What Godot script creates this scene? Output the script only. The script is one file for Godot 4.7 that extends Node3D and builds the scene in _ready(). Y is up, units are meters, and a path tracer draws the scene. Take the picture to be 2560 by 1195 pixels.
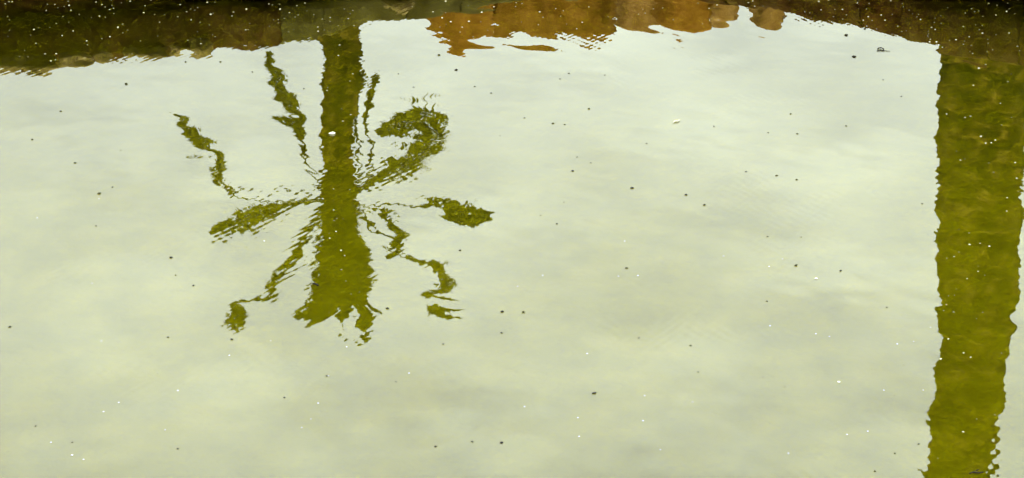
extends Node3D
# A still, murky pond seen from the bank: the water mirrors an overcast sky, two palms,
# the undercut banks on the far side and ochre rocks behind them.

const PALM_TRUNK := [
	[-1.459, 2.005, -20.000, 0.177],
	[-1.470, 2.145, -20.000, 0.167],
	[-1.457, 2.499, -20.000, 0.162],
	[-1.514, 2.857, -20.000, 0.145],
	[-1.509, 3.218, -20.000, 0.139],
	[-1.500, 3.437, -20.000, 0.146],
	[-1.503, 3.584, -20.000, 0.157],
]
const PALM_FRONDS := [
	[[-1.502, 3.548, -20.000, 0.003], [-1.686, 3.580, -20.100, 0.003], [-2.057, 3.638, -20.300, 0.005], [-2.435, 3.689, -20.500, 0.007], [-2.533, 3.636, -20.500, 0.031], [-2.631, 3.539, -20.550, 0.042], [-2.620, 3.393, -20.500, 0.056], [-2.743, 3.232, -20.400, 0.069], [-2.872, 3.088, -20.350, 0.059], [-2.948, 2.963, -20.300, 0.038], [-2.980, 2.901, -20.300, 0.014]],
	[[-1.502, 3.548, -20.000, 0.003], [-1.691, 3.483, -20.200, 0.005], [-1.816, 3.380, -20.400, 0.010], [-1.873, 3.247, -20.450, 0.024], [-1.888, 3.114, -20.500, 0.045], [-1.953, 2.929, -20.500, 0.069], [-2.041, 2.714, -20.450, 0.069], [-2.066, 2.536, -20.400, 0.062], [-2.123, 2.363, -20.400, 0.027]],
	[[-1.502, 3.548, -20.000, 0.007], [-1.369, 3.548, -20.400, 0.007], [-1.361, 3.374, -20.500, 0.007], [-1.385, 3.151, -20.500, 0.007], [-1.381, 2.966, -20.500, 0.010], [-1.359, 2.783, -20.500, 0.021], [-1.318, 2.641, -20.450, 0.028], [-1.296, 2.573, -20.400, 0.010]],
	[[-1.502, 3.548, -20.000, 0.007], [-1.302, 3.497, -20.300, 0.010], [-1.248, 3.343, -20.400, 0.014], [-1.266, 3.158, -20.400, 0.010], [-1.287, 2.974, -20.400, 0.017], [-1.241, 2.758, -20.350, 0.031], [-1.178, 2.527, -20.300, 0.021]],
	[[-1.502, 3.548, -20.000, 0.003], [-1.295, 3.380, -19.800, 0.010], [-1.115, 3.240, -19.700, 0.063], [-0.886, 3.112, -19.600, 0.097], [-0.704, 2.950, -19.500, 0.104], [-0.657, 2.801, -19.450, 0.118], [-0.733, 2.703, -19.450, 0.138], [-0.915, 2.748, -19.450, 0.090], [-1.141, 2.816, -19.500, 0.028]],
	[[-1.502, 3.548, -20.000, 0.003], [-1.252, 3.551, -19.900, 0.003], [-0.935, 3.522, -19.800, 0.009], [-0.758, 3.478, -19.700, 0.035], [-0.618, 3.447, -19.650, 0.042], [-0.514, 3.482, -19.600, 0.070], [-0.395, 3.543, -19.600, 0.063], [-0.292, 3.561, -19.600, 0.042], [-0.189, 3.554, -19.600, 0.011]],
	[[-1.502, 3.548, -20.000, 0.007], [-1.272, 3.706, -20.200, 0.014], [-1.120, 3.814, -20.300, 0.035], [-1.054, 3.963, -20.350, 0.053], [-1.004, 4.094, -20.400, 0.056], [-1.060, 4.208, -20.400, 0.049], [-1.133, 4.253, -20.400, 0.018]],
	[[-1.502, 3.548, -20.000, 0.003], [-1.252, 3.942, -20.400, 0.005], [-1.016, 4.278, -20.600, 0.011], [-0.803, 4.410, -20.700, 0.049], [-0.630, 4.506, -20.750, 0.064], [-0.581, 4.642, -20.800, 0.064], [-0.719, 4.759, -20.800, 0.071], [-0.757, 4.858, -20.800, 0.043], [-0.610, 4.917, -20.800, 0.028], [-0.480, 4.953, -20.800, 0.011]],
	[[-1.502, 3.548, -20.000, 0.007], [-1.653, 3.493, -19.700, 0.028], [-1.825, 3.456, -19.500, 0.063], [-2.004, 3.487, -19.400, 0.105], [-2.165, 3.532, -19.300, 0.112], [-2.354, 3.596, -19.300, 0.070], [-2.560, 3.668, -19.300, 0.021]],
	[[-1.502, 3.548, -20.000, 0.010], [-1.647, 3.646, -19.800, 0.028], [-1.737, 3.777, -19.700, 0.039], [-1.847, 3.943, -19.600, 0.039], [-1.999, 4.109, -19.500, 0.042], [-2.107, 4.256, -19.500, 0.035], [-2.283, 4.337, -19.500, 0.028], [-2.442, 4.422, -19.500, 0.025], [-2.394, 4.534, -19.500, 0.071], [-2.433, 4.645, -19.500, 0.050]],
	[[-1.438, 3.806, -20.000, 0.011], [-1.335, 4.175, -20.200, 0.063], [-1.322, 4.477, -20.300, 0.057], [-1.315, 4.688, -20.300, 0.025], [-1.246, 4.823, -20.300, 0.028], [-1.210, 4.870, -20.300, 0.011]],
]
const PALM_SPEARS := [
	[[-1.502, 3.511, -20.000, 0.105], [-1.513, 3.863, -19.950, 0.148], [-1.527, 4.143, -19.900, 0.148], [-1.590, 4.424, -19.850, 0.092], [-1.697, 4.623, -19.800, 0.057], [-1.799, 4.736, -19.800, 0.021]],
	[[-1.502, 3.511, -20.000, 0.105], [-1.496, 3.897, -20.050, 0.155], [-1.496, 4.215, -20.100, 0.162], [-1.503, 4.517, -20.100, 0.085], [-1.529, 4.708, -20.100, 0.043], [-1.518, 4.846, -20.100, 0.018]],
	[[-1.502, 3.511, -20.000, 0.098], [-1.491, 3.989, -20.100, 0.148], [-1.453, 4.346, -20.150, 0.134], [-1.410, 4.670, -20.200, 0.085], [-1.359, 4.843, -20.200, 0.064], [-1.333, 4.947, -20.200, 0.025]],
	[[-1.502, 3.511, -20.000, 0.091], [-1.539, 3.883, -19.900, 0.141], [-1.603, 4.218, -19.800, 0.106], [-1.717, 4.461, -19.750, 0.078], [-1.838, 4.555, -19.700, 0.050], [-1.875, 4.592, -19.700, 0.014]],
]
const BIG_TRUNK := [
	[3.083, 0.829, -15.300, 0.292],
	[3.086, 1.030, -15.300, 0.286],
	[3.099, 1.480, -15.300, 0.286],
	[3.129, 2.037, -15.300, 0.278],
	[3.148, 2.463, -15.300, 0.267],
	[3.146, 2.896, -15.300, 0.248],
	[3.148, 3.190, -15.300, 0.241],
	[3.128, 3.486, -15.300, 0.240],
	[3.124, 3.786, -15.300, 0.238],
	[3.114, 4.075, -15.300, 0.245],
	[3.093, 4.553, -15.300, 0.253],
	[3.073, 5.182, -15.300, 0.256],
	[3.078, 5.992, -15.300, 0.266],
	[3.087, 6.657, -15.300, 0.281],
]
const BANK_A := [
	[-5.637, 1.271, -15.000],
	[-4.703, 1.406, -15.800],
	[-3.647, 1.508, -16.600],
	[-3.354, 1.526, -16.700],
	[-3.062, 1.513, -16.850],
	[-2.759, 1.504, -16.950],
	[-2.430, 1.508, -17.100],
	[-2.184, 1.508, -17.250],
	[-1.900, 1.525, -17.350],
	[-1.611, 1.514, -17.450],
	[-1.439, 1.506, -17.550],
	[-1.139, 1.479, -17.800],
	[-0.675, 1.482, -18.000],
	[-0.251, 1.498, -18.400],
	[0.160, 1.514, -18.800],
	[0.658, 1.567, -19.400],
]
const BANK_B := [
	[1.212, 1.041, -17.000],
	[1.534, 0.975, -16.400],
	[1.803, 0.893, -15.800],
	[2.034, 0.865, -15.500],
	[2.264, 0.848, -15.250],
	[2.450, 0.858, -15.100],
	[2.608, 0.878, -14.950],
	[2.720, 0.894, -14.850],
	[2.938, 0.903, -14.650],
	[3.173, 0.901, -14.450],
	[3.845, 0.831, -13.800],
	[4.531, 0.737, -13.000],
]
const OUTCROPS := [
	[[-0.900, 2.635], [-0.847, 2.736], [-0.793, 2.844], [-0.676, 2.913], [-0.590, 2.970], [-0.512, 3.014], [-0.425, 2.990], [-0.334, 2.933], [-0.251, 2.877], [-0.177, 2.852], 23.0],
	[[-0.368, 3.006], [-0.328, 3.128], [0.041, 3.141], [0.287, 3.157], [0.418, 3.157], [0.492, 3.124], [0.558, 3.166], [0.615, 3.183], [0.804, 3.191], [0.902, 3.170], [1.017, 3.153], [1.056, 3.056], [1.071, 2.922], 24.0],
	[[1.134, 3.415], [1.158, 3.552], [1.420, 3.570], [1.597, 3.552], [1.649, 3.525], [1.683, 3.415], 26.0],
	[[1.532, 3.125], [1.600, 3.309], [1.707, 3.370], [1.802, 3.383], [1.942, 3.353], [1.971, 3.317], [2.099, 3.309], [2.112, 3.169], 25.0],
	[[2.229, 3.615], [2.302, 3.757], [2.440, 3.766], [2.532, 3.747], [2.567, 3.686], [2.597, 3.615], 27.0],
	[[2.246, 2.371], [2.280, 2.475], [2.344, 2.505], [2.438, 2.494], [2.497, 2.467], [2.509, 2.390], 22.0],
]
const CREST_STONES := [
	[-3.567, 1.455, -16.500, 0.127, 0.040],
	[-3.361, 1.482, -16.600, 0.142, 0.031],
	[-3.121, 1.473, -16.700, 0.115, 0.034],
	[-2.951, 1.476, -16.800, 0.063, 0.040],
	[-2.735, 1.461, -16.900, 0.075, 0.029],
	[-2.627, 1.468, -16.950, 0.116, 0.026],
	[-2.290, 1.509, -17.150, 0.100, 0.053],
	[-2.415, 1.484, -17.100, 0.088, 0.026],
	[-0.838, 1.281, -17.600, 0.120, 0.042],
]
const DARK_BITS := [
	[-2.266, -11.025, 0.0151], [-1.797, -10.841, 0.0224], [-2.022, -10.385, 0.0161], [-2.066, -9.945, 0.0155],
	[-1.824, -9.604, 0.0167], [-1.657, -9.195, 0.0225], [-1.617, -9.278, 0.0130], [-1.604, -8.792, 0.0108],
	[-1.266, -8.429, 0.0193], [-1.223, -8.238, 0.0102], [-1.145, -8.128, 0.0129], [-1.724, -7.716, 0.0165],
	[-1.169, -7.622, 0.0122], [-1.661, -9.786, 0.0085], [-1.572, -11.237, 0.0154], [-1.404, -11.237, 0.0173],
	[-1.231, -11.054, 0.0133], [-0.356, -11.365, 0.0214], [-0.266, -11.090, 0.0228], [-0.537, -11.018, 0.0132],
	[-0.173, -10.792, 0.0149], [-0.096, -10.683, 0.0129], [0.345, -10.424, 0.0180], [0.269, -11.025, 0.0151],
	[0.225, -10.925, 0.0131], [0.438, -10.996, 0.0113], [0.055, -10.276, 0.0142], [0.180, -10.188, 0.0194],
	[0.232, -10.170, 0.0158], [0.576, -9.885, 0.0120], [0.274, -9.688, 0.0118], [0.250, -9.493, 0.0182],
	[0.329, -9.609, 0.0100], [0.485, -9.262, 0.0226], [0.697, -9.179, 0.0176], [0.761, -9.047, 0.0174],
	[0.173, -8.816, 0.0139], [0.112, -8.918, 0.0094], [0.206, -9.082, 0.0079], [-0.195, -8.509, 0.0150],
	[-0.035, -7.866, 0.0182], [0.040, -7.858, 0.0168], [-0.036, -7.663, 0.0123], [0.420, -8.310, 0.0176],
	[0.973, -8.665, 0.0107], [0.966, -9.482, 0.0149], [1.087, -9.428, 0.0181], [1.163, -9.374, 0.0180],
	[1.243, -10.340, 0.0161], [1.466, -10.151, 0.0140], [1.677, -11.758, 0.0261], [1.660, -11.335, 0.0291],
	[1.740, -10.911, 0.0131], [1.781, -10.629, 0.0128], [1.113, -10.047, 0.0122], [0.900, -7.965, 0.0127],
	[1.044, -8.341, 0.0191], [1.201, -8.285, 0.0161], [1.100, -8.660, 0.0076], [1.315, -7.905, 0.0112],
	[0.430, -7.615, 0.0109], [0.601, -7.545, 0.0121], [0.609, -7.311, 0.0092], [0.263, -7.132, 0.0218],
	[-0.122, -6.749, 0.0122], [-0.032, -6.743, 0.0159], [-0.232, -6.713, 0.0122], [-0.726, -7.096, 0.0128],
	[-1.014, -6.698, 0.0109], [-1.343, -6.746, 0.0086], [-1.478, -6.870, 0.0099], [-0.604, -7.277, 0.0117],
	[-0.376, -7.226, 0.0078], [-0.232, -7.559, 0.0108], [-0.437, -7.893, 0.0196], [-0.949, -7.603, 0.0149],
	[1.157, -6.665, 0.0097], [1.078, -6.533, 0.0107], [0.879, -7.185, 0.0077], [1.239, -6.734, 0.0110],
	[0.886, -10.145, 0.0123], [1.238, -10.029, 0.0156], [1.625, -9.062, 0.0127], [-0.963, -10.758, 0.0130],
	[-0.456, -10.785, 0.0130], [-0.052, -9.999, 0.0087],
]
const PALE_LEFT := [
	[-2.415, -11.754, 0.0081], [-1.571, -12.456, 0.0085], [-2.404, -11.904, 0.0082], [-2.390, -11.338, 0.0079],
	[-1.775, -11.738, 0.0080], [-2.099, -11.564, 0.0086], [-1.335, -11.865, 0.0126], [-2.347, -11.913, 0.0083],
	[-1.612, -12.453, 0.0128], [-1.347, -11.861, 0.0144], [-1.540, -11.585, 0.0113], [-0.843, -12.098, 0.0115],
	[-2.541, -11.854, 0.0082], [-2.386, -11.451, 0.0083], [-2.420, -11.871, 0.0136], [-2.002, -11.917, 0.0137],
	[-0.554, -12.289, 0.0088], [-2.128, -12.505, 0.0095], [-0.885, -11.949, 0.0082], [-1.283, -12.419, 0.0088],
	[-2.270, -12.021, 0.0082], [-2.354, -12.361, 0.0084], [-2.322, -12.144, 0.0092], [-1.586, -11.824, 0.0081],
	[-2.352, -12.477, 0.0106], [-2.256, -11.744, 0.0100], [-1.120, -12.132, 0.0085], [-0.932, -12.035, 0.0129],
	[-1.028, -12.180, 0.0092], [-2.648, -12.470, 0.0090], [-1.854, -12.189, 0.0086], [-2.115, -11.638, 0.0129],
	[-2.358, -11.590, 0.0122], [-0.979, -11.832, 0.0125], [-1.068, -12.262, 0.0085], [-1.194, -12.007, 0.0083],
	[-0.840, -12.203, 0.0089], [-2.047, -11.687, 0.0092], [-2.204, -11.274, 0.0091], [-1.503, -11.760, 0.0080],
	[-1.695, -12.243, 0.0130], [-2.217, -11.838, 0.0103], [-1.485, -11.720, 0.0138], [-1.613, -11.653, 0.0098],
	[-1.105, -11.867, 0.0097], [-2.012, -11.723, 0.0130], [-2.380, -12.332, 0.0084], [-2.162, -12.403, 0.0130],
	[-1.214, -12.301, 0.0152], [-0.831, -12.274, 0.0103], [-1.916, -12.225, 0.0121], [-2.523, -11.730, 0.0080],
	[-1.847, -11.638, 0.0080], [-0.525, -12.357, 0.0084], [-0.938, -12.118, 0.0095], [-2.104, -12.292, 0.0107],
	[-1.132, -12.379, 0.0119], [-1.749, -12.404, 0.0114], [-2.348, -11.332, 0.0085], [-2.088, -12.321, 0.0088],
	[-2.431, -12.274, 0.0087], [-1.960, -11.802, 0.0089], [-2.608, -12.147, 0.0122], [-1.449, -12.234, 0.0147],
	[-2.276, -11.387, 0.0095], [-0.805, -11.948, 0.0115], [-1.233, -11.932, 0.0082], [-2.410, -12.407, 0.0089],
	[-2.332, -12.386, 0.0140], [-1.174, -12.102, 0.0089], [-1.657, -12.280, 0.0089], [-1.449, -12.155, 0.0090],
	[-1.918, -12.510, 0.0102], [-1.554, -12.217, 0.0083], [-2.105, -12.379, 0.0084], [-2.584, -12.071, 0.0107],
	[-0.877, -12.306, 0.0102], [-2.329, -11.992, 0.0132], [-1.127, -11.817, 0.0126], [-1.227, -12.413, 0.0089],
	[-1.543, -11.962, 0.0115], [-1.262, -12.397, 0.0089], [-2.675, -12.421, 0.0118], [-1.649, -12.336, 0.0087],
	[-2.068, -12.205, 0.0086], [-1.389, -12.303, 0.0150], [-2.221, -11.386, 0.0132], [-1.108, -12.174, 0.0100],
	[-1.650, -12.074, 0.0091], [-2.223, -11.253, 0.0132], [-1.987, -11.976, 0.0153], [-1.340, -11.992, 0.0087],
	[-2.098, -12.125, 0.0085], [-1.094, -12.438, 0.0100], [-2.065, -12.439, 0.0086], [-1.597, -12.016, 0.0121],
	[-1.203, -12.076, 0.0094], [-2.303, -12.274, 0.0144], [-1.563, -12.190, 0.0155], [-1.681, -12.306, 0.0084],
	[-1.931, -12.377, 0.0089], [-0.987, -11.921, 0.0101], [-1.805, -12.023, 0.0088], [-2.170, -12.118, 0.0094],
	[-2.663, -12.463, 0.0144], [-1.554, -11.686, 0.0091], [-2.136, -12.350, 0.0104], [-0.950, -11.860, 0.0081],
	[-1.226, -12.072, 0.0087], [-2.450, -12.407, 0.0109], [-1.802, -12.185, 0.0083], [-1.943, -11.855, 0.0110],
	[-2.134, -12.152, 0.0119], [-2.024, -12.479, 0.0119], [-1.726, -12.137, 0.0145], [-2.202, -12.461, 0.0098],
	[-1.158, -12.221, 0.0123], [-1.851, -11.386, 0.0081], [-0.976, -12.084, 0.0100], [-2.244, -12.185, 0.0115],
]
const PALE_OCHRE := [
	[1.276, -12.367, 0.0088], [1.321, -12.371, 0.0084], [0.252, -12.148, 0.0085], [-0.412, -12.238, 0.0159],
	[1.028, -12.093, 0.0101], [-0.360, -12.114, 0.0131], [-0.351, -12.477, 0.0157], [0.144, -12.242, 0.0131],
	[1.277, -12.487, 0.0104], [0.268, -12.266, 0.0104], [1.235, -12.331, 0.0130], [0.656, -12.192, 0.0094],
	[0.983, -12.433, 0.0132], [0.022, -12.447, 0.0110], [0.053, -12.428, 0.0106], [0.830, -12.080, 0.0097],
	[-0.194, -11.721, 0.0106], [0.236, -11.813, 0.0086], [0.018, -12.360, 0.0112], [0.160, -12.127, 0.0104],
	[-0.345, -12.225, 0.0086], [1.222, -12.150, 0.0099], [0.684, -12.298, 0.0085], [0.741, -12.312, 0.0093],
	[0.790, -12.329, 0.0087], [0.973, -11.986, 0.0083], [0.278, -11.984, 0.0082], [-0.123, -11.851, 0.0087],
	[0.134, -11.969, 0.0096], [0.229, -12.318, 0.0087], [0.403, -12.351, 0.0110], [-0.253, -11.918, 0.0102],
	[-0.158, -12.235, 0.0155], [-0.221, -12.039, 0.0159], [1.059, -12.331, 0.0097], [0.497, -12.139, 0.0088],
	[-0.337, -11.973, 0.0082], [1.080, -12.395, 0.0110], [0.692, -12.213, 0.0111], [0.328, -11.884, 0.0097],
	[-0.366, -11.921, 0.0086], [-0.230, -12.385, 0.0085], [0.360, -12.021, 0.0115], [-0.262, -11.817, 0.0102],
	[-0.315, -12.027, 0.0156], [1.033, -12.321, 0.0104], [1.250, -12.447, 0.0133], [-0.160, -12.028, 0.0086],
	[0.048, -12.025, 0.0082], [-0.095, -12.353, 0.0123],
]
const PALE_RIGHT := [
	[1.843, -12.509, 0.0087], [2.130, -11.912, 0.0138], [1.474, -12.508, 0.0086], [1.728, -12.298, 0.0114],
	[2.356, -11.464, 0.0083], [1.913, -12.175, 0.0127], [2.602, -12.308, 0.0111], [2.434, -12.263, 0.0090],
	[2.267, -11.547, 0.0128], [1.973, -12.191, 0.0087], [2.233, -11.572, 0.0114], [2.612, -12.204, 0.0083],
	[1.733, -12.177, 0.0148], [2.102, -12.079, 0.0110], [1.625, -12.473, 0.0149], [1.856, -12.309, 0.0084],
	[2.178, -11.650, 0.0117], [1.548, -12.219, 0.0083], [2.322, -11.427, 0.0125], [2.182, -12.107, 0.0083],
	[2.357, -12.220, 0.0096], [1.850, -12.061, 0.0100], [2.371, -11.670, 0.0092], [2.081, -12.204, 0.0084],
	[2.688, -12.505, 0.0103], [2.411, -12.249, 0.0092], [2.435, -12.144, 0.0089], [2.055, -12.354, 0.0085],
	[2.162, -12.014, 0.0093], [2.554, -12.388, 0.0084], [1.661, -12.140, 0.0101], [2.248, -11.634, 0.0087],
	[2.119, -11.514, 0.0092], [2.287, -11.720, 0.0095], [2.507, -12.175, 0.0090], [1.615, -12.289, 0.0091],
	[2.074, -12.282, 0.0086], [2.491, -11.530, 0.0143], [2.485, -11.448, 0.0091], [2.143, -11.871, 0.0107],
	[2.295, -11.927, 0.0119], [2.358, -11.592, 0.0094], [2.578, -12.251, 0.0128], [2.502, -11.798, 0.0104],
	[2.367, -11.794, 0.0144], [1.886, -12.430, 0.0096], [1.841, -12.137, 0.0122], [2.365, -11.965, 0.0083],
	[2.239, -11.430, 0.0093], [2.109, -12.191, 0.0092], [2.365, -11.864, 0.0102], [1.717, -11.987, 0.0095],
	[1.682, -12.508, 0.0091], [1.702, -12.087, 0.0096], [2.107, -11.618, 0.0139], [2.517, -12.429, 0.0145],
	[2.406, -12.311, 0.0113], [2.220, -12.158, 0.0084], [2.246, -11.394, 0.0111], [2.092, -12.138, 0.0084],
	[2.060, -12.427, 0.0086], [1.966, -11.825, 0.0133], [1.925, -11.741, 0.0130], [1.992, -11.843, 0.0081],
	[2.211, -11.661, 0.0131], [1.819, -11.856, 0.0123], [1.872, -11.752, 0.0086], [2.395, -11.950, 0.0087],
	[1.805, -12.066, 0.0107], [2.430, -11.763, 0.0087], [2.073, -11.619, 0.0137], [2.086, -11.672, 0.0114],
	[2.054, -11.590, 0.0110], [2.193, -11.996, 0.0126], [1.917, -12.064, 0.0112], [2.618, -12.433, 0.0085],
	[2.010, -12.491, 0.0111], [1.963, -11.938, 0.0111], [1.688, -12.295, 0.0084], [2.285, -12.337, 0.0085],
]
const PALE_THIN := [
	[-0.752, -11.017, 0.0134], [-0.698, -8.701, 0.0077], [-0.623, -8.449, 0.0080], [-0.844, -11.354, 0.0123],
	[-0.682, -8.880, 0.0117], [-0.701, -8.984, 0.0090], [-0.654, -9.246, 0.0081], [-0.747, -10.222, 0.0144],
	[-0.690, -8.854, 0.0127], [-0.719, -10.327, 0.0094], [-0.600, -8.174, 0.0073], [-0.640, -8.508, 0.0109],
	[-0.657, -8.877, 0.0080], [-0.693, -8.647, 0.0089], [-0.853, -10.724, 0.0129], [-0.720, -9.254, 0.0098],
	[-0.758, -10.890, 0.0102], [-0.851, -11.554, 0.0176], [-0.766, -10.419, 0.0103], [-0.573, -8.038, 0.0071],
	[-0.854, -10.777, 0.0093], [-0.625, -8.295, 0.0126], [-0.781, -10.029, 0.0382],
]
const PALE_WIDE := [
	[1.725, -8.573, 0.0132], [2.212, -10.512, 0.0095], [1.613, -8.421, 0.0078], [1.479, -7.604, 0.0096],
	[2.218, -10.283, 0.0089], [1.796, -8.555, 0.0116], [1.610, -7.796, 0.0072], [1.715, -8.748, 0.0081],
	[1.977, -9.140, 0.0095], [1.391, -6.823, 0.0109], [1.643, -8.438, 0.0078], [1.424, -7.422, 0.0117],
	[2.011, -10.280, 0.0138], [2.028, -9.990, 0.0144], [1.574, -8.028, 0.0073], [1.635, -7.476, 0.0067],
	[1.509, -7.875, 0.0074], [1.541, -7.859, 0.0107], [2.030, -9.889, 0.0123], [1.525, -7.439, 0.0101],
	[1.451, -6.923, 0.0064], [1.942, -8.971, 0.0087], [1.767, -8.586, 0.0076], [1.508, -7.478, 0.0097],
	[1.703, -8.277, 0.0090], [1.280, -6.626, 0.0062], [2.080, -9.933, 0.0111], [1.720, -8.235, 0.0073],
	[1.713, -8.333, 0.0074], [2.039, -10.301, 0.0142], [1.551, -8.021, 0.0073], [1.747, -8.706, 0.0093],
	[1.900, -9.662, 0.0097], [2.317, -10.875, 0.0162], [2.102, -9.611, 0.0110], [1.649, -8.201, 0.0083],
	[2.226, -11.116, 0.0167], [2.360, -11.015, 0.0100], [1.986, -9.473, 0.0139], [1.990, -9.603, 0.0096],
	[2.065, -9.394, 0.0109], [1.528, -7.933, 0.0085], [1.670, -8.489, 0.0076], [1.939, -10.338, 0.0101],
	[1.879, -9.645, 0.0104], [2.055, -9.896, 0.0100], [1.642, -7.857, 0.0075], [1.885, -9.773, 0.0095],
	[2.271, -11.184, 0.0153], [1.591, -8.090, 0.0076], [2.151, -10.162, 0.0141], [2.145, -10.814, 0.0107],
]
const PALE_OPEN := [
	[1.222, -7.113, 0.0064], [-0.599, -7.277, 0.0085], [0.574, -7.060, 0.0081], [0.450, -6.691, 0.0080],
	[-1.611, -7.045, 0.0070], [1.299, -7.558, 0.0086], [1.005, -7.460, 0.0071], [-0.274, -7.153, 0.0066],
	[0.020, -8.120, 0.0091], [0.967, -7.767, 0.0063], [-0.651, -6.857, 0.0085], [-0.147, -6.678, 0.0068],
	[1.437, -7.714, 0.0083], [-0.555, -6.616, 0.0067], [-1.513, -8.152, 0.0082], [0.071, -6.771, 0.0067],
	[0.887, -7.728, 0.0092], [0.409, -6.911, 0.0083], [-0.121, -7.751, 0.0063], [0.251, -7.471, 0.0093],
	[0.112, -7.296, 0.0072], [-0.049, -6.508, 0.0062], [-1.646, -9.127, 0.0089], [-0.680, -7.172, 0.0058],
	[0.112, -8.235, 0.0075], [-1.408, -6.746, 0.0084], [-0.340, -7.424, 0.0055], [1.098, -6.830, 0.0083],
	[-0.190, -6.979, 0.0057], [-0.816, -7.587, 0.0076], [-0.545, -8.060, 0.0062], [0.937, -8.227, 0.0066],
	[-0.938, -8.615, 0.0091], [-0.954, -6.609, 0.0056], [-0.819, -6.725, 0.0062], [-0.942, -7.457, 0.0088],
	[-1.367, -7.727, 0.0066], [0.063, -8.361, 0.0063], [-1.072, -6.839, 0.0074], [-1.389, -7.586, 0.0074],
	[0.644, -6.764, 0.0054], [0.387, -8.226, 0.0087], [-0.609, -7.401, 0.0058], [1.085, -7.125, 0.0053],
	[-1.849, -8.890, 0.0076], [0.062, -7.169, 0.0068], [0.458, -8.234, 0.0095], [0.787, -8.444, 0.0098],
	[-1.285, -6.982, 0.0085], [-0.463, -7.091, 0.0062], [-1.287, -6.620, 0.0082], [0.424, -7.113, 0.0075],
	[-1.248, -7.055, 0.0078], [1.293, -7.377, 0.0063], [-1.656, -8.206, 0.0067], [0.427, -8.613, 0.0084],
	[-0.293, -6.643, 0.0059], [-0.628, -6.924, 0.0078], [-1.159, -7.300, 0.0070], [0.628, -6.886, 0.0061],
	[-0.674, -8.726, 0.0074], [-1.062, -7.208, 0.0056], [-0.732, -7.859, 0.0063], [1.358, -7.581, 0.0074],
	[-1.527, -6.680, 0.0071], [1.182, -7.337, 0.0062], [1.003, -8.410, 0.0088], [0.835, -6.664, 0.0077],
	[0.837, -7.104, 0.0058], [0.945, -8.330, 0.0083], [-0.522, -6.885, 0.0051], [0.443, -6.713, 0.0067],
	[-1.074, -7.153, 0.0084], [0.899, -6.993, 0.0061], [0.360, -7.722, 0.0069], [-0.337, -7.301, 0.0088],
	[0.048, -8.237, 0.0062], [1.031, -6.805, 0.0085], [0.206, -6.934, 0.0075], [-0.556, -7.533, 0.0075],
	[0.052, -8.082, 0.0065], [1.079, -7.626, 0.0090], [-0.962, -7.797, 0.0065], [0.004, -7.175, 0.0056],
	[1.322, -7.157, 0.0083], [0.040, -7.022, 0.0080], [-1.667, -7.496, 0.0066], [0.206, -6.789, 0.0083],
	[-0.615, -7.051, 0.0082], [1.195, -7.156, 0.0075], [-1.230, -6.667, 0.0058], [0.118, -9.075, 0.0069],
	[-0.786, -7.246, 0.0058], [1.036, -7.653, 0.0088], [0.817, -7.266, 0.0071], [-1.327, -6.651, 0.0109],
	[1.060, -7.226, 0.0143], [1.102, -8.199, 0.0159],
]

const CAM_HEIGHT := 3.0
var rng := RandomNumberGenerator.new()
var taken := {}


func _ready() -> void:
	rng.seed = 20240611
	_camera_and_light()
	_pond()
	_banks()
	_rocks()
	_palms()
	_floating_bits()


# ---------------------------------------------------------------- camera, sky, sun

func _camera_and_light() -> void:
	var cam := Camera3D.new()
	cam.name = "camera"
	cam.fov = 11.33
	cam.near = 0.05
	cam.far = 900.0
	cam.position = Vector3(0, CAM_HEIGHT, 0)
	cam.rotation_degrees = Vector3(-19.15, 0, 0)
	add_child(cam)
	cam.current = true

	var env := Environment.new()
	env.background_mode = Environment.BG_SKY
	env.tonemap_mode = Environment.TONE_MAPPER_LINEAR
	env.tonemap_exposure = 6.6
	env.sdfgi_enabled = true
	env.ssao_enabled = true
	env.ssil_enabled = true
	env.volumetric_fog_enabled = true
	env.volumetric_fog_density = 0.0
	var sky := Sky.new()
	var pano := PanoramaSkyMaterial.new()
	pano.panorama = _overcast()
	sky.sky_material = pano
	env.sky = sky
	env.sky_rotation = Vector3(0, deg_to_rad(140.0), 0)
	var we := WorldEnvironment.new()
	we.name = "environment"
	we.environment = env
	add_child(we)

	var sun := DirectionalLight3D.new()
	sun.name = "sun"
	sun.light_energy = 0.15
	sun.light_angular_distance = 40.0
	sun.light_color = Color(1.0, 0.97, 0.9)
	sun.shadow_enabled = true
	sun.rotation_degrees = Vector3(-62, 25, 0)
	add_child(sun)


func _overcast() -> ImageTexture:
	# an even layer of cloud, brighter towards the zenith, with soft drifting veils
	var w := 1600
	var h := 800
	var img := Image.create(w, h, false, Image.FORMAT_RGBF)
	var n0 := _noise(11, 1.6, 2)
	var n1 := _noise(12, 10.0, 4)
	for j in h:
		var e := PI * (0.5 - (j + 0.5) / h)
		var s := maxf(sin(e), 0.0)
		var base := 0.2 * (1.0 + 4.0 * s + 11.0 * s * s / (1.0 + s))
		for i in w:
			var a := TAU * (i + 0.5) / w
			var d := Vector3(cos(e) * cos(a), sin(e) * 2.6, cos(e) * sin(a))
			var veil := n0.get_noise_3dv(d) * 0.13 + n1.get_noise_3dv(d) * 0.27
			var l := base * (0.97 + veil)
			img.set_pixel(i, j, Color(l * 0.915, l * 1.0, l * (0.835 - 0.1 * veil)))
	return ImageTexture.create_from_image(img)


# ---------------------------------------------------------------- helpers

func _noise(sd: int, freq: float, octaves := 3) -> FastNoiseLite:
	var n := FastNoiseLite.new()
	n.seed = sd
	n.noise_type = FastNoiseLite.TYPE_SIMPLEX_SMOOTH
	n.frequency = freq
	n.fractal_octaves = octaves
	return n


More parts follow.
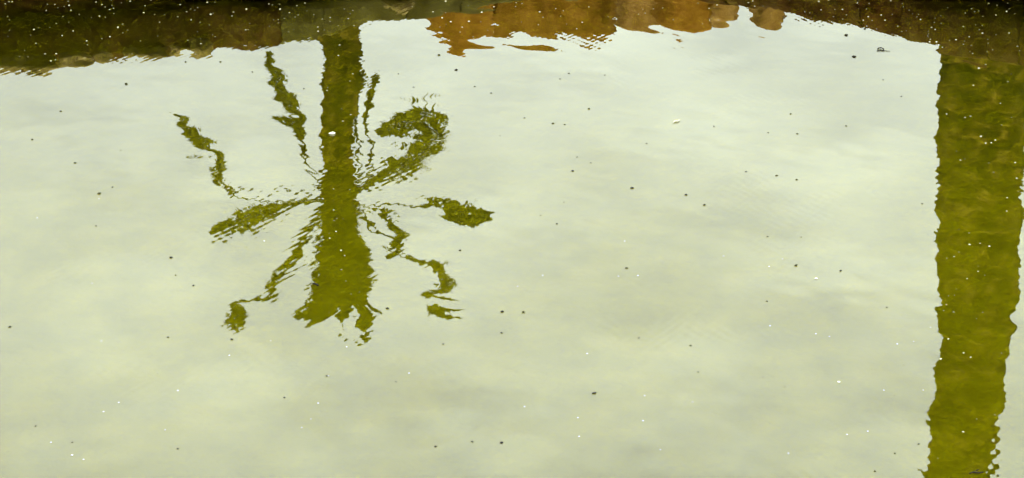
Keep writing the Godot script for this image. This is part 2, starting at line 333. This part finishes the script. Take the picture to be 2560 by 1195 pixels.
func _srgb(r: float, g: float, b: float) -> Color:
	return Color(r, g, b).linear_to_srgb()


func _speckled(sd: int, colors: Array, tile: float, rough := 0.9, relief := 1.0, freq := 0.012) -> StandardMaterial3D:
	# colours given as linear base colours from low to high noise
	var m := StandardMaterial3D.new()
	var ramp := Gradient.new()
	var offs := PackedFloat32Array()
	var cols := PackedColorArray()
	for k in colors.size():
		offs.append(0.18 + 0.64 * k / maxf(1.0, colors.size() - 1.0))
		cols.append(_srgb(colors[k][0], colors[k][1], colors[k][2]))
	ramp.offsets = offs
	ramp.colors = cols
	var tx := NoiseTexture2D.new()
	tx.width = 512
	tx.height = 512
	tx.seamless = true
	tx.noise = _noise(sd, freq, 5)
	tx.color_ramp = ramp
	m.albedo_texture = tx
	var hx := NoiseTexture2D.new()
	hx.width = 512
	hx.height = 512
	hx.seamless = true
	hx.noise = _noise(sd + 50, freq * 2.5, 4)
	m.heightmap_enabled = relief > 0.0
	m.heightmap_texture = hx
	m.heightmap_scale = relief
	m.roughness = rough
	m.metallic_specular = 0.08
	m.uv1_triplanar = true
	m.uv1_world_triplanar = true
	m.uv1_scale = Vector3.ONE / tile
	return m


func _plain(r: float, g: float, b: float, rough := 0.8) -> StandardMaterial3D:
	var m := StandardMaterial3D.new()
	m.albedo_color = _srgb(r, g, b)
	m.roughness = rough
	m.metallic_specular = 0.1
	return m


func _numbered(called: String) -> String:
	var n: int = taken.get(called, 0)
	taken[called] = n + 1
	return called if n == 0 else "%s_%03d" % [called, n]


func _mesh_node(called: String, mesh: Mesh, mat: Material, parent: Node = self) -> MeshInstance3D:
	var o := MeshInstance3D.new()
	o.name = _numbered(called) if parent == self else called
	o.mesh = mesh
	if mat:
		o.material_override = mat
	parent.add_child(o, true)
	return o


func _thing(called: String, label: String, category: String, at: Vector3, group := "") -> Node3D:
	var o := Node3D.new()
	o.name = _numbered(called)
	add_child(o)
	o.position = at
	_tag(o, label, category, group)
	return o


func _tag(o: Node, label: String, category: String, group := "") -> void:
	o.set_meta("label", label)
	o.set_meta("category", category)
	if group:
		o.set_meta("group", group)


func _grid_mesh(points: Array, closed := false) -> ArrayMesh:
	# rows of Vector3 joined into a smooth sheet; closed joins the last column to the first
	var st := SurfaceTool.new()
	st.begin(Mesh.PRIMITIVE_TRIANGLES)
	st.set_smooth_group(0)
	var rows := points.size()
	var cols: int = points[0].size()
	for r in rows:
		for c in cols:
			st.add_vertex(points[r][c])
	var last := cols if closed else cols - 1
	for r in rows - 1:
		for c in last:
			var c2 := (c + 1) % cols
			var a := r * cols + c
			var b := r * cols + c2
			var d := (r + 1) * cols + c
			var e := (r + 1) * cols + c2
			for k in [a, b, d, b, e, d]:
				st.add_index(k)
	st.generate_normals()
	return st.commit()


func _curve(rows: Array, steps: int) -> Array:
	# Catmull-Rom through rows of equal length
	var out := []
	var n := rows.size()
	for i in n - 1:
		for k in steps:
			out.append(_catmull(rows, i, float(k) / steps))
	out.append(rows[n - 1].duplicate())
	return out


func _catmull(rows: Array, i: int, t: float) -> Array:
	var n := rows.size()
	var p0: Array = rows[maxi(i - 1, 0)]
	var p1: Array = rows[i]
	var p2: Array = rows[i + 1]
	var p3: Array = rows[mini(i + 2, n - 1)]
	var r := []
	for q in p1.size():
		r.append(cubic_interpolate(p1[q], p2[q], p0[q], p3[q], t))
	return r


# ---------------------------------------------------------------- pond

func _steps(lo: float, a: float, b: float, hi: float, fine: float, coarse: float) -> PackedFloat32Array:
	var out := PackedFloat32Array()
	var v := lo
	while v < a:
		out.append(v)
		v += coarse
	v = a
	while v < b:
		out.append(v)
		v += fine
	v = b
	while v < hi:
		out.append(v)
		v += coarse
	out.append(hi)
	return out


func _pond() -> void:
	# the surface: small ripples running over each other
	var waves := []
	var wr := RandomNumberGenerator.new()
	wr.seed = 29
	for k in 28:
		var lam: float
		var ang := wr.randf_range(-PI, PI)
		var slope: float
		var band := 0
		if k < 10:
			# capillary ripples, crests running towards the viewer
			lam = wr.randf_range(0.028, 0.05)
			slope = 0.00085
			ang = wr.randf_range(-0.6, 0.6)
		elif k < 16:
			lam = wr.randf_range(0.09, 0.2)
			slope = 0.0008
			band = 1
		elif k < 22:
			lam = wr.randf_range(0.22, 0.42)
			slope = 0.001
			band = 1
		else:
			lam = wr.randf_range(0.55, 1.3)
			slope = 0.001
			band = 2
		var kk := TAU / lam
		waves.append([kk * cos(ang), kk * sin(ang), wr.randf() * TAU, slope, slope / kk, cos(ang), sin(ang), band])
	var patch := _noise(31, 0.8, 2)
	var bend := _noise(32, 1.1, 2)
	var xs := _steps(-16.0, -4.0, 4.0, 16.0, 0.0105, 0.6)
	var zs := _steps(-21.0, -13.6, -5.6, -2.2, 0.018, 0.6)
	var nx := xs.size()
	var nz := zs.size()
	var verts := PackedVector3Array()
	var norms := PackedVector3Array()
	var index := PackedInt32Array()
	verts.resize(nx * nz)
	norms.resize(nx * nz)
	var at := 0
	for j in nz:
		var z := zs[j]
		for i in nx:
			var x := xs[i]
			var y := 0.0
			var sx := 0.0
			var sz := 0.0
			# gusts leave some patches calmer; crests are bent, not straight
			var pn := patch.get_noise_2d(x, z)
			var bn := bend.get_noise_2d(x, z) * 4.0
			var gain := [clampf(1.0 + 2.2 * pn, 0.15, 2.0), clampf(1.0 - 1.5 * pn, 0.3, 1.8), 1.0]
			for w in waves:
				var ph: float = w[0] * x + w[1] * z + w[2] + bn
				var g: float = gain[w[7]]
				var c: float = cos(ph) * w[3] * g
				y += sin(ph) * (w[4] as float) * g
				sx += c * w[5]
				sz += c * w[6]
			verts[at] = Vector3(x, y, z)
			norms[at] = Vector3(-sx, 1.0, -sz)
			at += 1
	index.resize((nx - 1) * (nz - 1) * 6)
	at = 0
	for j in nz - 1:
		for i in nx - 1:
			var a := j * nx + i
			index[at] = a
			index[at + 1] = a + 1
			index[at + 2] = a + nx
			index[at + 3] = a + 1
			index[at + 4] = a + nx + 1
			index[at + 5] = a + nx
			at += 6
	var arrays := []
	arrays.resize(Mesh.ARRAY_MAX)
	arrays[Mesh.ARRAY_VERTEX] = verts
	arrays[Mesh.ARRAY_NORMAL] = norms
	arrays[Mesh.ARRAY_INDEX] = index
	var mesh := ArrayMesh.new()
	mesh.add_surface_from_arrays(Mesh.PRIMITIVE_TRIANGLES, arrays)
	var m := StandardMaterial3D.new()
	m.albedo_color = Color(0.97, 0.96, 0.35, 0.0)
	m.roughness = 0.0
	m.refraction_enabled = true
	m.refraction_scale = 0.0333
	m.transparency = BaseMaterial3D.TRANSPARENCY_ALPHA
	var water := _mesh_node("water", mesh, m)
	water.set_meta("kind", "structure")

	# fine silt hanging in the water
	var silt := FogVolume.new()
	silt.name = "murky_water"
	silt.shape = RenderingServer.FOG_VOLUME_SHAPE_BOX
	silt.size = Vector3(31.0, 3.0, 18.0)
	silt.position = Vector3(0, -1.505, -11.4)
	var fm := FogMaterial.new()
	fm.density = 1.3
	fm.albedo = _srgb(0.2, 0.16, 0.006)
	silt.material = fm
	silt.set_meta("kind", "structure")
	add_child(silt)

	# the muddy bed, shelving from the near shore
	var nb := _noise(41, 0.5, 4)
	var rows := []
	var bx := _steps(-16.0, -4.0, 4.0, 16.0, 0.05, 0.5)
	for z in _steps(-22.0, -13.0, -5.0, -2.0, 0.05, 0.5):
		var row := []
		for x in bx:
			var far := maxf(0.0, -z - 8.5)
			var depth := 0.35 + 0.012 * far + 0.0225 * far * far
			var lump := nb.get_noise_2d(x, z) * 4.0
			# mud settles in low ledges
			var ledge := floorf(lump) + smoothstep(0.72, 1.0, lump - floorf(lump))
			depth += 0.005 * lump + 0.011 * ledge
			row.append(Vector3(x, -depth, z))
		rows.append(row)
	var bed := _mesh_node("pond_bed", _grid_mesh(rows), _speckled(43, [[0.088, 0.083, 0.004], [0.112, 0.104, 0.005], [0.136, 0.124, 0.007]], 1.3, 1.0, 2.0, 0.008))
	bed.set_meta("kind", "structure")


# ---------------------------------------------------------------- banks

func _loft(path: Array, profile: Array, ns: FastNoiseLite, rough: float, closed: bool) -> ArrayMesh:
	# path: rows [x, y, z] along the crest; profile: [back from the water, up]
	var rows := []
	for i in path.size():
		var p := Vector3(path[i][0], path[i][1], path[i][2])
		var a: Array = path[maxi(i - 1, 0)]
		var b: Array = path[mini(i + 1, path.size() - 1)]
		var t := Vector3(b[0] - a[0], 0, b[2] - a[2]).normalized()
		var back := Vector3(t.z, 0, -t.x)
		if back.z > 0.0:
			back = -back
		var row := []
		for q in profile:
			var v: Vector3 = p + back * (q[0] as float) + Vector3.UP * (q[1] as float)
			var f := rough * (1.0 if q[0] < 2.0 else 3.0)
			v += back * ns.get_noise_3dv(v * 1.0) * f + Vector3.UP * ns.get_noise_3dv(v + Vector3(50, 9, 3)) * f * 0.5
			row.append(v)
		rows.append(row)
	var st := SurfaceTool.new()
	st.append_from(_grid_mesh(rows, closed), 0, Transform3D.IDENTITY)
	if closed:
		var cap := SurfaceTool.new()
		cap.begin(Mesh.PRIMITIVE_TRIANGLES)
		for r in [rows[0], rows[rows.size() - 1]]:
			for k in range(1, r.size() - 1):
				cap.add_vertex(r[0])
				cap.add_vertex(r[k])
				cap.add_vertex(r[k + 1])
		cap.generate_normals()
		st.append_from(cap.commit(), 0, Transform3D.IDENTITY)
	return st.commit()


func _banks() -> void:
	var earth := _speckled(61, [[0.012, 0.005, 0.001], [0.05, 0.02, 0.004], [0.1, 0.05, 0.012]], 1.1, 1.0, 2.5)
	var moss := _speckled(62, [[0.012, 0.006, 0.001], [0.055, 0.023, 0.005], [0.085, 0.055, 0.012]], 0.9, 1.0, 2.0)
	var pale := _speckled(63, [[0.03, 0.023, 0.004], [0.065, 0.052, 0.012], [0.09, 0.076, 0.02]], 1.2, 1.0, 1.5)
	var ns := _noise(65, 2.2, 4)
	var body := [[9.0, -0.3], [3.0, -0.26], [0.4, -0.3], [0.2, -0.35], [0.13, -0.5], [0.05, -0.7], [-0.05, -0.95], [-0.25, -1.4], [-0.7, -3.6]]
	var slab := [[0.7, 0.0], [0.3, 0.01], [0.04, 0.0], [0.0, -0.03], [-0.03, -0.16], [-0.02, -0.28], [0.03, -0.32], [0.3, -0.31], [0.7, -0.3]]
	for side in 2:
		var path := _curve(BANK_A if side == 0 else BANK_B, 14)
		# the bank runs on out of view towards the near shore
		var from: Array = path[0] if side == 0 else path[path.size() - 1]
		var to := [-17.0, 1.2, -6.0] if side == 0 else [17.0, 1.0, -5.0]
		for k in range(1, 41):
			var f := k / 40.0
			var q := [lerpf(from[0], to[0], f), lerpf(from[1], to[1], f), lerpf(from[2], to[2], f)]
			if side == 0:
				path.push_front(q)
			else:
				path.append(q)
		var bank := _mesh_node("bank", _loft(path, body, ns, 0.06, false), earth)
		bank.set_meta("kind", "structure")
		var i := 0
		while i < path.size() - 6:
			var n := rng.randi_range(9, 24)
			var j := mini(i + n, path.size() - 1)
			var part := path.slice(i, j + 1)
			# a narrow open joint at each end
			part[0] = part[0].duplicate()
			for q in 3:
				part[0][q] = lerpf(part[0][q], part[1][q], 0.25)
			var lift := rng.randf_range(-0.012, 0.012)
			for r in part.size():
				part[r] = [part[r][0], part[r][1] + lift, part[r][2]]
			var mid: float = part[part.size() / 2][0]
			var mat := pale if side == 0 and mid > -1.75 else (moss if rng.randf() < 0.65 else earth)
			_mesh_node("slab", _loft(part, slab, ns, 0.03, true), mat, bank)
			i = j
	# low earth edge closing the gap at the back
	var rim := []
	for k in 60:
		rim.append([-8.0 + 18.0 * k / 59.0, 1.0, -20.9])
	var closing := _mesh_node("bank", _loft(rim, body, ns, 0.04, false), earth)
	closing.set_meta("kind", "structure")
	# level ground behind the banks and under the viewer
	var st := SurfaceTool.new()
	st.begin(Mesh.PRIMITIVE_TRIANGLES)
	for r in [[-300, -300, 300, -21.5, 0.9], [-300, -21.5, -15, 0, 0.9], [15, -21.5, 300, 0, 0.55], [-300, -2.6, 300, 200, 1.35]]:
		var y: float = r[4]
		for v in [[r[0], r[1]], [r[2], r[1]], [r[2], r[3]], [r[0], r[1]], [r[2], r[3]], [r[0], r[3]]]:
			st.set_normal(Vector3.UP)
			st.add_vertex(Vector3(v[0], y, v[1]))
	var ground := _mesh_node("ground", st.commit(), _speckled(66, [[0.07, 0.06, 0.025], [0.12, 0.1, 0.04], [0.17, 0.14, 0.06]], 4.0, 1.0, 2.0))
	ground.set_meta("kind", "structure")
	var shore := []
	for k in 40:
		var x := -20.0 + 40.0 * k / 39.0
		shore.append([Vector3(x, 1.36, 0.0), Vector3(x, 1.36, -2.7), Vector3(x, 0.9, -3.0 + 0.2 * ns.get_noise_1d(x)), Vector3(x, 0.0, -3.4 + 0.3 * ns.get_noise_1d(x * 0.6)), Vector3(x, -1.0, -3.7)])
	var near := _mesh_node("near_bank", _grid_mesh(shore), earth)
	near.set_meta("kind", "structure")


# ---------------------------------------------------------------- rocks beyond the banks

func _rocks() -> void:
	var ns := _noise(71, 1.7, 4)
	var mats := [
		_speckled(72, [[0.11, 0.045, 0.004], [0.185, 0.082, 0.008], [0.25, 0.12, 0.016]], 1.6, 1.0, 3.0),
		_speckled(73, [[0.08, 0.036, 0.003], [0.15, 0.072, 0.007], [0.21, 0.105, 0.015]], 1.4, 1.0, 3.0),
		_speckled(74, [[0.12, 0.06, 0.012], [0.19, 0.1, 0.022], [0.26, 0.15, 0.045]], 1.2, 1.0, 3.0),
	]
	var labels := ["ochre pointed rock mirrored beside the left bank", "broad flat-topped ochre rock mirrored in the gap between banks", "low square tan rock mirrored behind the flat-topped one", "rounded orange rock with a pale shoulder mirrored in the gap", "small tan rock mirrored at the right of the gap", "little reddish rock mirrored against the right bank"]
	for k in OUTCROPS.size():
		var o: Array = OUTCROPS[k]
		var dist: float = o[o.size() - 1]
		var line := []
		line.append([o[0][0], 0.85])
		for i in o.size() - 2:
			var a := Vector2(o[i][0], o[i][1])
			var b := Vector2(o[i + 1][0], o[i + 1][1])
			var n := maxi(1, int(a.distance_to(b) / 0.05))
			for q in n:
				var p := a.lerp(b, float(q) / n)
				line.append([p.x, p.y])
		line.append(o[o.size() - 2])
		line.append([o[o.size() - 2][0], 0.85])
		var mid: float = (o[0][0] + o[o.size() - 2][0]) / 2.0
		var rows := []
		for s in [[-0.5, 0.0], [-0.42, 0.86], [-0.25, 0.95], [0.0, 1.0], [0.5, 0.99], [1.4, 0.95], [2.2, 0.85], [2.5, 0.0]]:
			var row := []
			for p in line:
				var v := Vector3(mid + (p[0] - mid) * (s[1] as float), 0.85 + (p[1] - 0.85) * lerpf(1.0, s[1], 0.35) * (0.0 if s[1] == 0.0 else 1.0), -dist - (s[0] as float))
				v += Vector3(ns.get_noise_3dv(v * 1.5), ns.get_noise_3dv(v * 1.5 + Vector3(9, 0, 0)), ns.get_noise_3dv(v + Vector3(0, 7, 0)) * 5.0) * 0.03
				row.append(v)
			rows.append(row)
		var r := _mesh_node("rock", _grid_mesh(rows), mats[[0, 1, 2, 0, 2, 2][k]])
		_tag(r, labels[k], "rock", "ochre rocks beyond the banks")
	# rounded stones lying along the crest of the left bank
	var tan_stone := _speckled(75, [[0.1, 0.07, 0.02], [0.17, 0.12, 0.035], [0.22, 0.16, 0.06]], 0.5, 1.0, 1.5)
	var where := ["at the far left end", "second from the left end", "third from the left end", "beside the grassy notch", "small and flat left of the middle", "long and flat in the middle", "round and tallest, near the bank's middle", "low beside the round one", "below the pale slabs"]
	for k in CREST_STONES.size():
		var c: Array = CREST_STONES[k]
		var rows := []
		for i in 13:
			var th := PI * i / 12.0
			var row := []
			for j in 18:
				var ph := TAU * j / 18.0
				var d := Vector3(sin(th) * cos(ph), cos(th), sin(th) * sin(ph))
				var f := 1.0 + 0.35 * ns.get_noise_3dv(d * 0.6 + Vector3(k * 3.0, 0, 0))
				row.append(Vector3(d.x * (c[3] as float), d.y * (c[4] as float) * 1.6, d.z * (c[3] as float) * 0.8) * f)
			rows.append(row)
		var s := _mesh_node("stone", _grid_mesh(rows, true), tan_stone)
		s.position = Vector3(c[0], c[1] - (c[4] as float) * 0.9, c[2])
		_tag(s, "tan stone on the left bank's crest, " + where[k], "stone", "stones along the crest")


# ---------------------------------------------------------------- palms

func _tube(rows: Array, sides: int, bump: float, ns: FastNoiseLite) -> ArrayMesh:
	var out := []
	for i in rows.size():
		var p := Vector3(rows[i][0], rows[i][1], rows[i][2])
		var a: Array = rows[maxi(i - 1, 0)]
		var b: Array = rows[mini(i + 1, rows.size() - 1)]
		var t := Vector3(b[0] - a[0], b[1] - a[1], b[2] - a[2]).normalized()
		var u := t.cross(Vector3.BACK if absf(t.z) < 0.9 else Vector3.RIGHT).normalized()
		var v := t.cross(u)
		var row := []
		for k in sides:
			var an := TAU * k / sides
			var r: float = rows[i][3]
			if bump > 0.0:
				# leaf-base scars: diamonds winding round the trunk
				var h: float = rows[i][1] * 9.0
				var scar := absf(sin(an * 4.0 + h * 2.4)) * absf(sin(an * 4.0 - h * 2.4))
				r *= 1.0 - bump * 0.5 + bump * scar + bump * 1.2 * ns.get_noise_3d(p.x * 3.0 + cos(an), rows[i][1] * 3.0, sin(an))
			row.append(p + (u * cos(an) + v * sin(an)) * r)
		out.append(row)
	return _grid_mesh(out, true)


func _frond(parent: Node3D, line: Array, leaf_mat: Material, stem_mat: Material, solid: bool) -> void:
	var rows := _curve(line, 10)
	var stem := []
	for i in rows.size():
		var q: Array = rows[i]
		stem.append([q[0], q[1], q[2], lerpf(0.016, 0.006, float(i) / rows.size())])
	var rachis := _mesh_node("frond", _tube(stem, 6, 0.0, null), stem_mat, parent)
	rachis.position = -parent.position
	var st := SurfaceTool.new()
	st.begin(Mesh.PRIMITIVE_TRIANGLES)
	var n := 0
	for i in rows.size() - 1:
		var p := Vector3(rows[i][0], rows[i][1], rows[i][2])
		var p2 := Vector3(rows[i + 1][0], rows[i + 1][1], rows[i + 1][2])
		var t := (p2 - p).normalized()
		var reach: float = rows[i][3]
		if reach < 0.012:
			continue
		var count := maxi(2, int(p.distance_to(p2) / 0.006))
		for k in count:
			var o := p.lerp(p2, float(k) / count)
			for sgn in 2:
				var s := sgn * 2.0 - 1.0
				var side: Vector3 = t.cross(Vector3(rng.randf_range(-0.35, 0.35), rng.randf_range(-0.1, 0.6), 1.0)).normalized() * s
				var l := reach * rng.randf_range(0.8, 1.6)
				var dir := (side + t * rng.randf_range(0.1, 0.9)).normalized()
				var wid := t.cross(dir).cross(dir).normalized().rotated(dir, rng.randf_range(-0.7, 0.7)) * rng.randf_range(0.01, 0.018) * (2.0 if solid else 1.0)
				var m1 := o + dir * l * 0.45
				var tip := o + dir * l + Vector3.DOWN * l * rng.randf_range(0.0, 0.25)
				for tri in [[o, m1 + wid, m1 - wid], [m1 + wid, tip, m1 - wid]]:
					for vtx in tri:
						st.add_vertex(vtx)
				n += 1
	if n == 0:
		return
	st.generate_normals()
	var lf := _mesh_node("leaflets", st.commit(), leaf_mat, rachis)
	lf.set_meta("kind", "stuff")


func _palms() -> void:
	var ns := _noise(81, 1.0, 3)
	var bark := _speckled(82, [[0.004, 0.008, 0.001], [0.03, 0.032, 0.003], [0.085, 0.062, 0.004], [0.25, 0.17, 0.02]], 1.1, 1.0, 1.5, 0.012)
	var leaf := _plain(0.11, 0.105, 0.006, 0.7)
	leaf.backlight_enabled = true
	leaf.backlight = Color(0.1, 0.11, 0.01)
	leaf.cull_mode = BaseMaterial3D.CULL_DISABLED
	var stem := _plain(0.05, 0.05, 0.01, 0.7)

	# slender palm with sagging fronds
	var base := Vector3(PALM_TRUNK[0][0], 1.15, PALM_TRUNK[0][2])
	var palm := _thing("palm_tree", "slim palm with thin sagging fronds, mirrored upside down left of centre", "palm tree", base)
	var line := [[base.x, 1.15, base.z, 0.2], [base.x, 1.6, base.z, 0.185]]
	line.append_array(PALM_TRUNK)
	_mesh_node("trunk", _tube(_curve(line, 14), 24, 0.1, ns), bark, palm).position = -base
	for f in PALM_FRONDS:
		_frond(palm, f, leaf, stem, false)
	for f in PALM_SPEARS:
		_frond(palm, f, leaf, stem, true)

	# stout leaning palm at the right
	base = Vector3(BIG_TRUNK[0][0], 0.5, BIG_TRUNK[0][2])
	var big := _thing("palm_tree", "stout leaning palm trunk mirrored along the right edge", "palm tree", base)
	line = [[base.x + 0.02, 0.5, base.z, 0.33]]
	line.append_array(BIG_TRUNK)
	_mesh_node("trunk", _tube(_curve(line, 16), 30, 0.07, ns), bark, big).position = -base
	var tp: Array = BIG_TRUNK[BIG_TRUNK.size() - 1]
	var top := Vector3(tp[0], tp[1], tp[2])
	for k in 18:
		var an := TAU * k / 18.0 + rng.randf() * 0.2
		var rise := rng.randf_range(0.9, 2.0)
		var out_dir := Vector3(cos(an), 0, sin(an))
		var fl := []
		for q in 7:
			var u := q / 6.0
			var pt := top + out_dir * 2.3 * u + Vector3.UP * (rise * 1.6 * u - 1.5 * u * u)
			fl.append([pt.x, pt.y, pt.z, 0.02 + 0.32 * sin(PI * minf(1.0, u * 0.9 + 0.08))])
		_frond(big, fl, leaf, stem, false)


# ---------------------------------------------------------------- bits floating on the water

func _bit_mesh(sd: int, squash: float) -> ArrayMesh:
	# a lumpy seed, one unit long
	var r := RandomNumberGenerator.new()
	r.seed = sd
	var rows := []
	var bend := r.randf_range(-0.25, 0.25)
	for i in 6:
		var u := i / 5.0
		var rad := sin(PI * clampf(u, 0.03, 0.97)) * r.randf_range(0.85, 1.15) * 0.5
		var row := []
		for j in 7:
			var a := TAU * j / 7.0
			row.append(Vector3(u - 0.5, sin(a) * rad * squash, cos(a) * rad * 0.9 + bend * sin(PI * u)))
		rows.append(row)
	return _grid_mesh(rows, true)


func _floating_bits() -> void:
	var pale_mats := [_plain(0.3, 0.275, 0.18, 0.7), _plain(0.16, 0.145, 0.08, 0.7), _plain(0.09, 0.08, 0.035, 0.7)]
	var husk := _plain(0.42, 0.4, 0.31, 0.6)
	var dark_mats := [_plain(0.012, 0.01, 0.006, 0.8), _plain(0.02, 0.018, 0.006, 0.8)]
	var shapes := []
	for k in 5:
		shapes.append(_bit_mesh(900 + k, 0.55))
	var rest := []
	var thirds := ["left third", "middle third", "right third"]
	var sets := [
		[PALE_LEFT, 88, "the left bank's reflection", [-0.165, -0.115], ["far left stretch", "middle stretch", "stretch by the slim palm"]],
		[PALE_OCHRE, 36, "the ochre rocks' reflection", [0.0, 0.055], thirds],
		[PALE_RIGHT, 54, "the right bank's reflection", [0.15, 0.185], thirds],
		[PALE_THIN, 21, "the slim trunk's reflection", [-10.3, -9.0], ["far stretch", "middle stretch", "near stretch"]],
		[PALE_WIDE, 44, "the stout trunk's reflection", [-9.7, -8.0], ["far stretch", "middle stretch", "near stretch"]],
		[PALE_OPEN, 50, "the bright open water", [-0.09, 0.05], thirds],
	]
	for s in sets:
		var list: Array = s[0].duplicate()
		list.sort_custom(func(p, q): return p[2] > q[2])
		var zones := [[], [], []]
		for k in list.size():
			var b: Array = list[k]
			if k >= s[1]:
				rest.append(b)
				continue
			if s[0] == PALE_THIN and k == 0:
				_seed(b, shapes, husk, "largest white husk on the slim palm trunk's reflection", "")
				continue
			if s[0] == PALE_OPEN and k < 3:
				_seed(b, shapes, husk, ["bright white husk on open water left of the stout trunk, lower one", "bright white husk on open water left of the stout trunk, upper one", "round white husk on open water near the lower left corner"][k], "")
				continue
			var along: float = b[1] if s[3][0] < -1.0 else b[0] / -b[1]
			zones[(1 if along > s[3][0] else 0) + (1 if along > s[3][1] else 0)].append(b)
		for zi in 3:
			zones[zi].sort_custom(func(p, q): return p[0] / p[1] > q[0] / q[1])
			for k in zones[zi].size():
				_seed(zones[zi][k], shapes, ([husk, husk, pale_mats[0]][rng.randi() % 3]) if s[0] == PALE_OPEN else pale_mats[[0, 0, 1, 1, 2][rng.randi() % 5]], "%s pale seed from the left on %s, %s" % [_ordinal(k), s[2], s[4][zi]], "pale seeds afloat on " + s[2])
	var mm := MultiMesh.new()
	mm.transform_format = MultiMesh.TRANSFORM_3D
	mm.mesh = shapes[1]
	mm.instance_count = rest.size()
	for k in rest.size():
		var sc: float = rest[k][2] * 0.75
		mm.set_instance_transform(k, Transform3D(Basis(Vector3.UP, rng.randf() * TAU).scaled_local(Vector3(sc, sc, sc * 0.7)), Vector3(rest[k][0], 0.001, rest[k][1])))
	var mi := MultiMeshInstance3D.new()
	mi.name = "floating_specks"
	mi.multimesh = mm
	mi.material_override = pale_mats[1]
	mi.set_meta("kind", "stuff")
	_tag(mi, "faint pale specks scattered between the larger floating seeds", "specks")
	add_child(mi)
	var cells := {}
	for b in DARK_BITS:
		var u: float = b[0] / -b[1]
		var row := "far water" if b[1] < -9.9 else ("middle water" if b[1] < -8.0 else "near water")
		var col := "left of the slim palm" if u < -0.1 else ("around the slim palm" if u < -0.02 else ("at the centre" if u < 0.07 else "left of the stout trunk"))
		var key := row + " " + col
		if not cells.has(key):
			cells[key] = []
		cells[key].append(b)
	var tone := 0
	for key in cells:
		var list: Array = cells[key]
		list.sort_custom(func(p, q): return p[0] / p[1] > q[0] / q[1])
		for k in list.size():
			var o := _mesh_node("floating_bud", shapes[rng.randi() % 5], dark_mats[tone % 2])
			tone += 1
			_place(o, list[k])
			_tag(o, "%s dark bud from the left on the %s" % [_ordinal(k), key], "bud", "dark buds afloat on the bright water")
	_scraps(dark_mats[0], pale_mats[0])


func _scraps(dark: Material, pale: Material) -> void:
	var twig := _thing("floating_twig", "short dark forked twig afloat on the stout trunk's reflection at the bottom", "twig", Vector3(1.376, 0.0, -6.52))
	for br in [[[-0.02, 0.002, 0.004, 0.0022], [-0.008, 0.003, -0.002, 0.0028], [0.006, 0.003, 0.002, 0.0026], [0.022, 0.002, -0.005, 0.0016]], [[-0.004, 0.003, 0.0, 0.002], [0.004, 0.005, -0.012, 0.0017], [0.012, 0.004, -0.02, 0.001]]]:
		_mesh_node("branch", _tube(_curve(br, 4), 7, 0.0, null), dark, twig)
	var wisp := _thing("leaf_scrap", "curled wisp of dark leaf on the bright water below the right bank", "leaf", Vector3(1.814, 0.0, -11.457))
	_mesh_node("blade", _tube(_curve([[-0.022, 0.002, 0.012, 0.0012], [-0.018, 0.004, -0.02, 0.003], [0.0, 0.005, -0.03, 0.003], [0.008, 0.004, 0.0, 0.003], [-0.006, 0.003, 0.014, 0.002]], 5), 7, 0.0, null), dark, wisp)
	_mesh_node("stalk", _tube(_curve([[-0.03, 0.002, 0.02, 0.0012], [0.0, 0.003, 0.014, 0.0016], [0.036, 0.002, 0.022, 0.001]], 5), 6, 0.0, null), dark, wisp)
	var curl := _thing("leaf_scrap", "curled white scrap on the bright water right of centre", "leaf", Vector3(0.724, 0.0, -10.213))
	_mesh_node("blade", _tube(_curve([[-0.014, 0.003, 0.02, 0.001], [-0.004, 0.004, -0.004, 0.003], [0.008, 0.004, 0.0, 0.0024], [0.016, 0.003, -0.03, 0.001]], 5), 7, 0.0, null), pale, curl)
	var chip := _thing("leaf_scrap", "dark ragged chip at the edge of the slim palm's mirrored crown", "leaf", Vector3(-0.705, 0.0, -8.137))
	_mesh_node("blade", _tube(_curve([[-0.014, 0.003, -0.006, 0.0015], [-0.004, 0.004, 0.0, 0.004], [0.006, 0.004, 0.012, 0.0036], [0.014, 0.003, 0.016, 0.001]], 5), 7, 0.0, null), dark, chip)


func _ordinal(k: int) -> String:
	return ["first", "second", "third", "fourth", "fifth", "sixth", "seventh", "eighth", "ninth", "tenth", "eleventh", "twelfth", "thirteenth", "fourteenth", "fifteenth", "sixteenth", "seventeenth", "eighteenth", "nineteenth", "twentieth", "twenty-first", "twenty-second", "twenty-third", "twenty-fourth", "twenty-fifth", "twenty-sixth", "twenty-seventh", "twenty-eighth", "twenty-ninth", "thirtieth", "thirty-first", "thirty-second", "thirty-third", "thirty-fourth", "thirty-fifth", "thirty-sixth", "thirty-seventh", "thirty-eighth", "thirty-ninth", "fortieth"][mini(k, 39)]


func _seed(b: Array, shapes: Array, mat: Material, label: String, group: String) -> void:
	var o := _mesh_node("floating_seed", shapes[rng.randi() % 5], mat)
	_place(o, b)
	_tag(o, label, "seed", group)


func _place(o: MeshInstance3D, b: Array) -> void:
	var l: float = b[2] * 0.78
	o.position = Vector3(b[0], l * 0.12, b[1])
	o.rotation.y = rng.randf_range(-0.7, 0.7)
	o.scale = Vector3(l, l * 0.75, l * rng.randf_range(0.6, 1.0))
